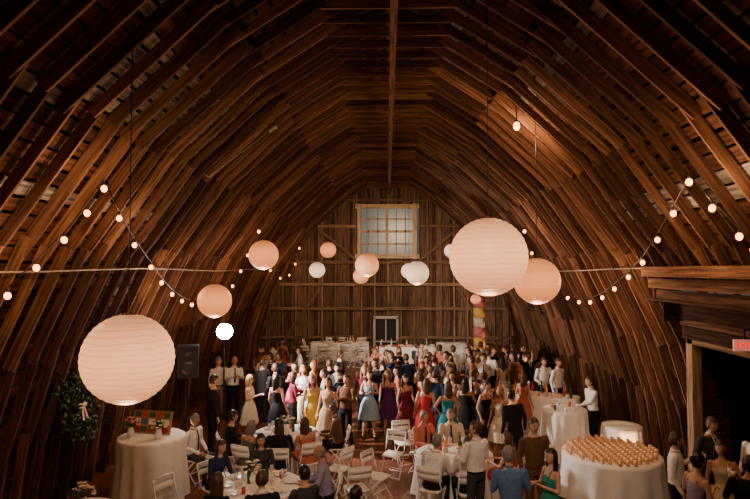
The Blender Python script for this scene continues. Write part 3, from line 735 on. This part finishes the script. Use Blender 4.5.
# --- left background
stand(219,356,'m','shirt','white','khaki','short','grey',face=40,pose='down',hv=1)
stand(233,357,'m','shirt','white','black','bald','grey',face=30,pose='clap')
stand(283,338,'f','dress','red','red','long','brown',face=20)
stand(250,374,'f','dress','cream','cream','long','blond',face=80,pose='clap')
stand(262,351,'m','shirt','white','grey','short','brown',face=60,pose='drink')
stand(212,376,'m','longsleeve','black','black','short','dark',face=120,pose='down')
stand(278,376,'f','dress','black','black','long','dark',face=150,pose='down',hv=1)
stand(294,362,'f','dress','pink','pink','long','dark',face=-30,pose='clap')
stand(304,366,'f','longsleeve','white','white','long','blond',face=10,pose='clap')
stand(313,375,'f','dress','yellow','yellow','long','red',face=15,pose='hip')
stand(328,379,'f','dress','khaki','khaki','bob','brown',face=-20,pose='down')
stand(346,372,'m','shirt','brown','black','short','brown',face=-30,pose='clap')
stand(369,371,'f','dress','sky','sky','long','brown',face=5,pose='clap')
stand(389,370,'f','dress','purple','purple','long','red',face=-10,pose='down')
stand(406,374,'f','dress','wine','wine','long','dark',face=30,pose='down')
stand(424,379,'f','dress','red','red','long','brown',face=170)
stand(447,383,'f','dress','teal','teal','long','brown',face=185,pose='hip')
stand(465,376,'f','dress','black','black','long','dark',face=160,pose='clap')
stand(483,381,'f','dress','black','black','bun','brown',face=40,pose='drink')
stand(498,385,'f','dress','cream','cream','bob','blond',face=-40,pose='down')
stand(513,387,'m','suit','black','black','short','dark',face=200,pose='down')
stand(435,370,'m','suit','navy','navy','short','brown',face=150)
stand(336,362,'m','suit','charcoal','charcoal','short','dark',face=0)
# right bar
stand(541,355,'m','shirt','white','black','short','brown',face=20,pose='reach')
stand(555,358,'m','shirt','white','black','short','brown',face=40,pose='down')
stand(590,373,'m','shirt','white','black','short','brown',face=-80,pose='reach')
stand(521,370,'f','dress','coral','coral','long','brown',face=130,pose='drink')
# foreground standing
stand(474,418,'m','vest','white','charcoal','short','brown',face=215,pose='clap',hv=1)
stand(510,442,'m','shirt','blue','khaki','short','grey',face=175,pose='clap')
stand(547,443,'f','dress','tealgreen','tealgreen','long','dark',face=-70,pose='clap')
stand(532,415,'m','longsleeve','brown','brown','short','brown',face=10,pose='drink')
stand(669,425,'m','shirt','white','black','short','brown',face=60,pose='drink',hv=1)
stand(699,414,'m','suit','charcoal','charcoal','short','brown',face=20,pose='down')
stand(686,450,'f','dress','lav','lav','bun','dark',face=110,pose='clap')
stand(716,436,'f','dress','cream','cream','long','brown',face=-30,pose='drink')
stand(738,449,'m','longsleeve','black','black','short','dark',face=160,pose='drink')
stand(749,422,'m','shirt','white','black','short','brown',face=-60)
# --- crowd
rc=random.Random(21); cnt=0; tries=0
while cnt<60 and tries<8000:
    tries+=1
    d=rc.uniform(14.2,20.4); px=rc.uniform(262,528); x=(px-VX)/F*d
    if x>2.5 and d<16.8: continue
    if d>17.6 and -2.9<x<-.9: continue
    if min((x-a)**2+(d-b)**2 for a,b in ppl)<.50**2: continue
    fem=rc.random()<.55
    f=rc.uniform(0,360) if rc.random()<.8 else rc.uniform(-40,40)
    pose=rc.choice(['down','clap','clap','drink','hip','clap','phone','drink','reach']) if rc.random()<.96 else rc.choice(['up','wave'])
    legs=rc.choice(['stand','stand','step'])
    if fem: person(x,d,math.radians(f),'f',rc.choice(['dress','dress','dress','longsleeve']),rc.choice(['black','black','navy','wine','purple','wine','teal','grey','brown','coral','black','cream','red']),'black',rc.choice(['long','long','bob','bun']),rc.choice(['brown','brown','dark','blond','red']),pose if pose!='phone' else 'clap',legs,rc.choice([0,1]))
    else:
        of=rc.choice(['suit','shirt','shirt','longsleeve']); person(x,d,math.radians(f),'m',of,rc.choice(['black','charcoal','navy']) if of=='suit' else rc.choice(['white','black','brown','grey','white','navy']),'black','short' ,rc.choice(['brown','dark','brown','brown']),pose,legs,rc.choice([0,2]))
    cnt+=1
for px,hy,tp in((268,349,'white'),(300,347,'white'),(455,346,'white'),(489,345,'black'),(421,342,'white'),(511,352,'brown'),(440,345,'coral')):
    stand(px,hy,'m','shirt',tp,'black','short','brown',face=rc.uniform(-160,160),pose='down')
# relax standing people apart
for it in range(40):
    for i in range(len(SO)):
        for j in range(i+1,len(SO)):
            a,b=SO[i],SO[j]
            if a[1] and b[1]: continue
            v=b[0].location-a[0].location; L=v.length; mn=.5
            if L<mn:
                v=v/(L+1e-6)*(mn-L)
                if a[1]: b[0].location+=v
                elif b[1]: a[0].location-=v
                else: b[0].location+=v*.5; a[0].location-=v*.5
# empty chairs
for x,y,a in((-3.45,9.5,60),(-3.0,10.8,150),(-3.5,12.1,70),(-.95,11.3,-120),(-.65,12.5,-100),(-.55,10.3,200),(.1,12.2,-20),(.35,13.0,20),(-3.7,13.2,60),(2.45,12.2,-140),(-.2,10.9,60),(1.5,9.7,180),(-1.0,8.3,-130),(2.7,10.8,-80),(-3.9,14.0,30)):
    if min((x-o.location.x)**2+(y-o.location.y)**2 for o,_ in SO)<.5**2: continue
    if min((x-a_)**2+(y-b_)**2 for a_,b_ in(TA,TB,TC))<.95**2: continue
    chair(x,y,math.radians(a))
# ------------------------------------------------------------ lights
def spot(loc,tgt,e,c,size,name):
    l=bpy.data.lights.new(name,'SPOT'); l.energy=e; l.color=c; l.spot_size=size; l.spot_blend=.8; l.shadow_soft_size=.2
    o=bpy.data.objects.new(name,l); o.location=loc; o.rotation_euler=(Vector(tgt)-Vector(loc)).to_track_quat('-Z','Y').to_euler(); col.objects.link(o)
for s in(-1,1):
    for yy,e_ in((5.0,75),(12.0,190),(18.5,200),(24.0,150)): spot((s*4.9,yy,.4),(s*2.5,yy+.5,7.5),e_,(1,.48,.24),1.9,'roof_fill_spot')  # added amber fill without fixtures, brightens the rafters from below
spot((0,1.0,6.5),(0,15.5,0.8),1000,(1,.76,.56),1.15,'crowd_fill_spot')  # added fill spot, no real lamp there; lifts crowd and tables
spot((0,25.5,7.0),(0,15,0),260,(1,.6,.3),1.8,'floor_fill_spot')  # added fill without a fixture, aimed back over the dance floor
spot((0.6,19.0,6.5),(0,27,2.2),950,(1,.70,.46),1.5,'end_wall_fill_spot')  # added spot with no fixture, brightens the end wall
w=bpy.data.worlds.new('dusk'); scene.world=w; w.use_nodes=True
w.node_tree.nodes['Background'].inputs[0].default_value=(.22,.27,.25,1); w.node_tree.nodes['Background'].inputs[1].default_value=.38
# ------------------------------------------------------------ camera
cd=bpy.data.cameras.new('camera'); cd.sensor_width=36; cd.lens=F/750*36; cd.clip_start=.1
co_=bpy.data.objects.new('camera',cd); co_.location=(0,0,CH)
co_.rotation_euler=(math.pi/2+math.atan((VY-249.5)/F),0,math.atan((VX-375)/F)); col.objects.link(co_); scene.camera=co_
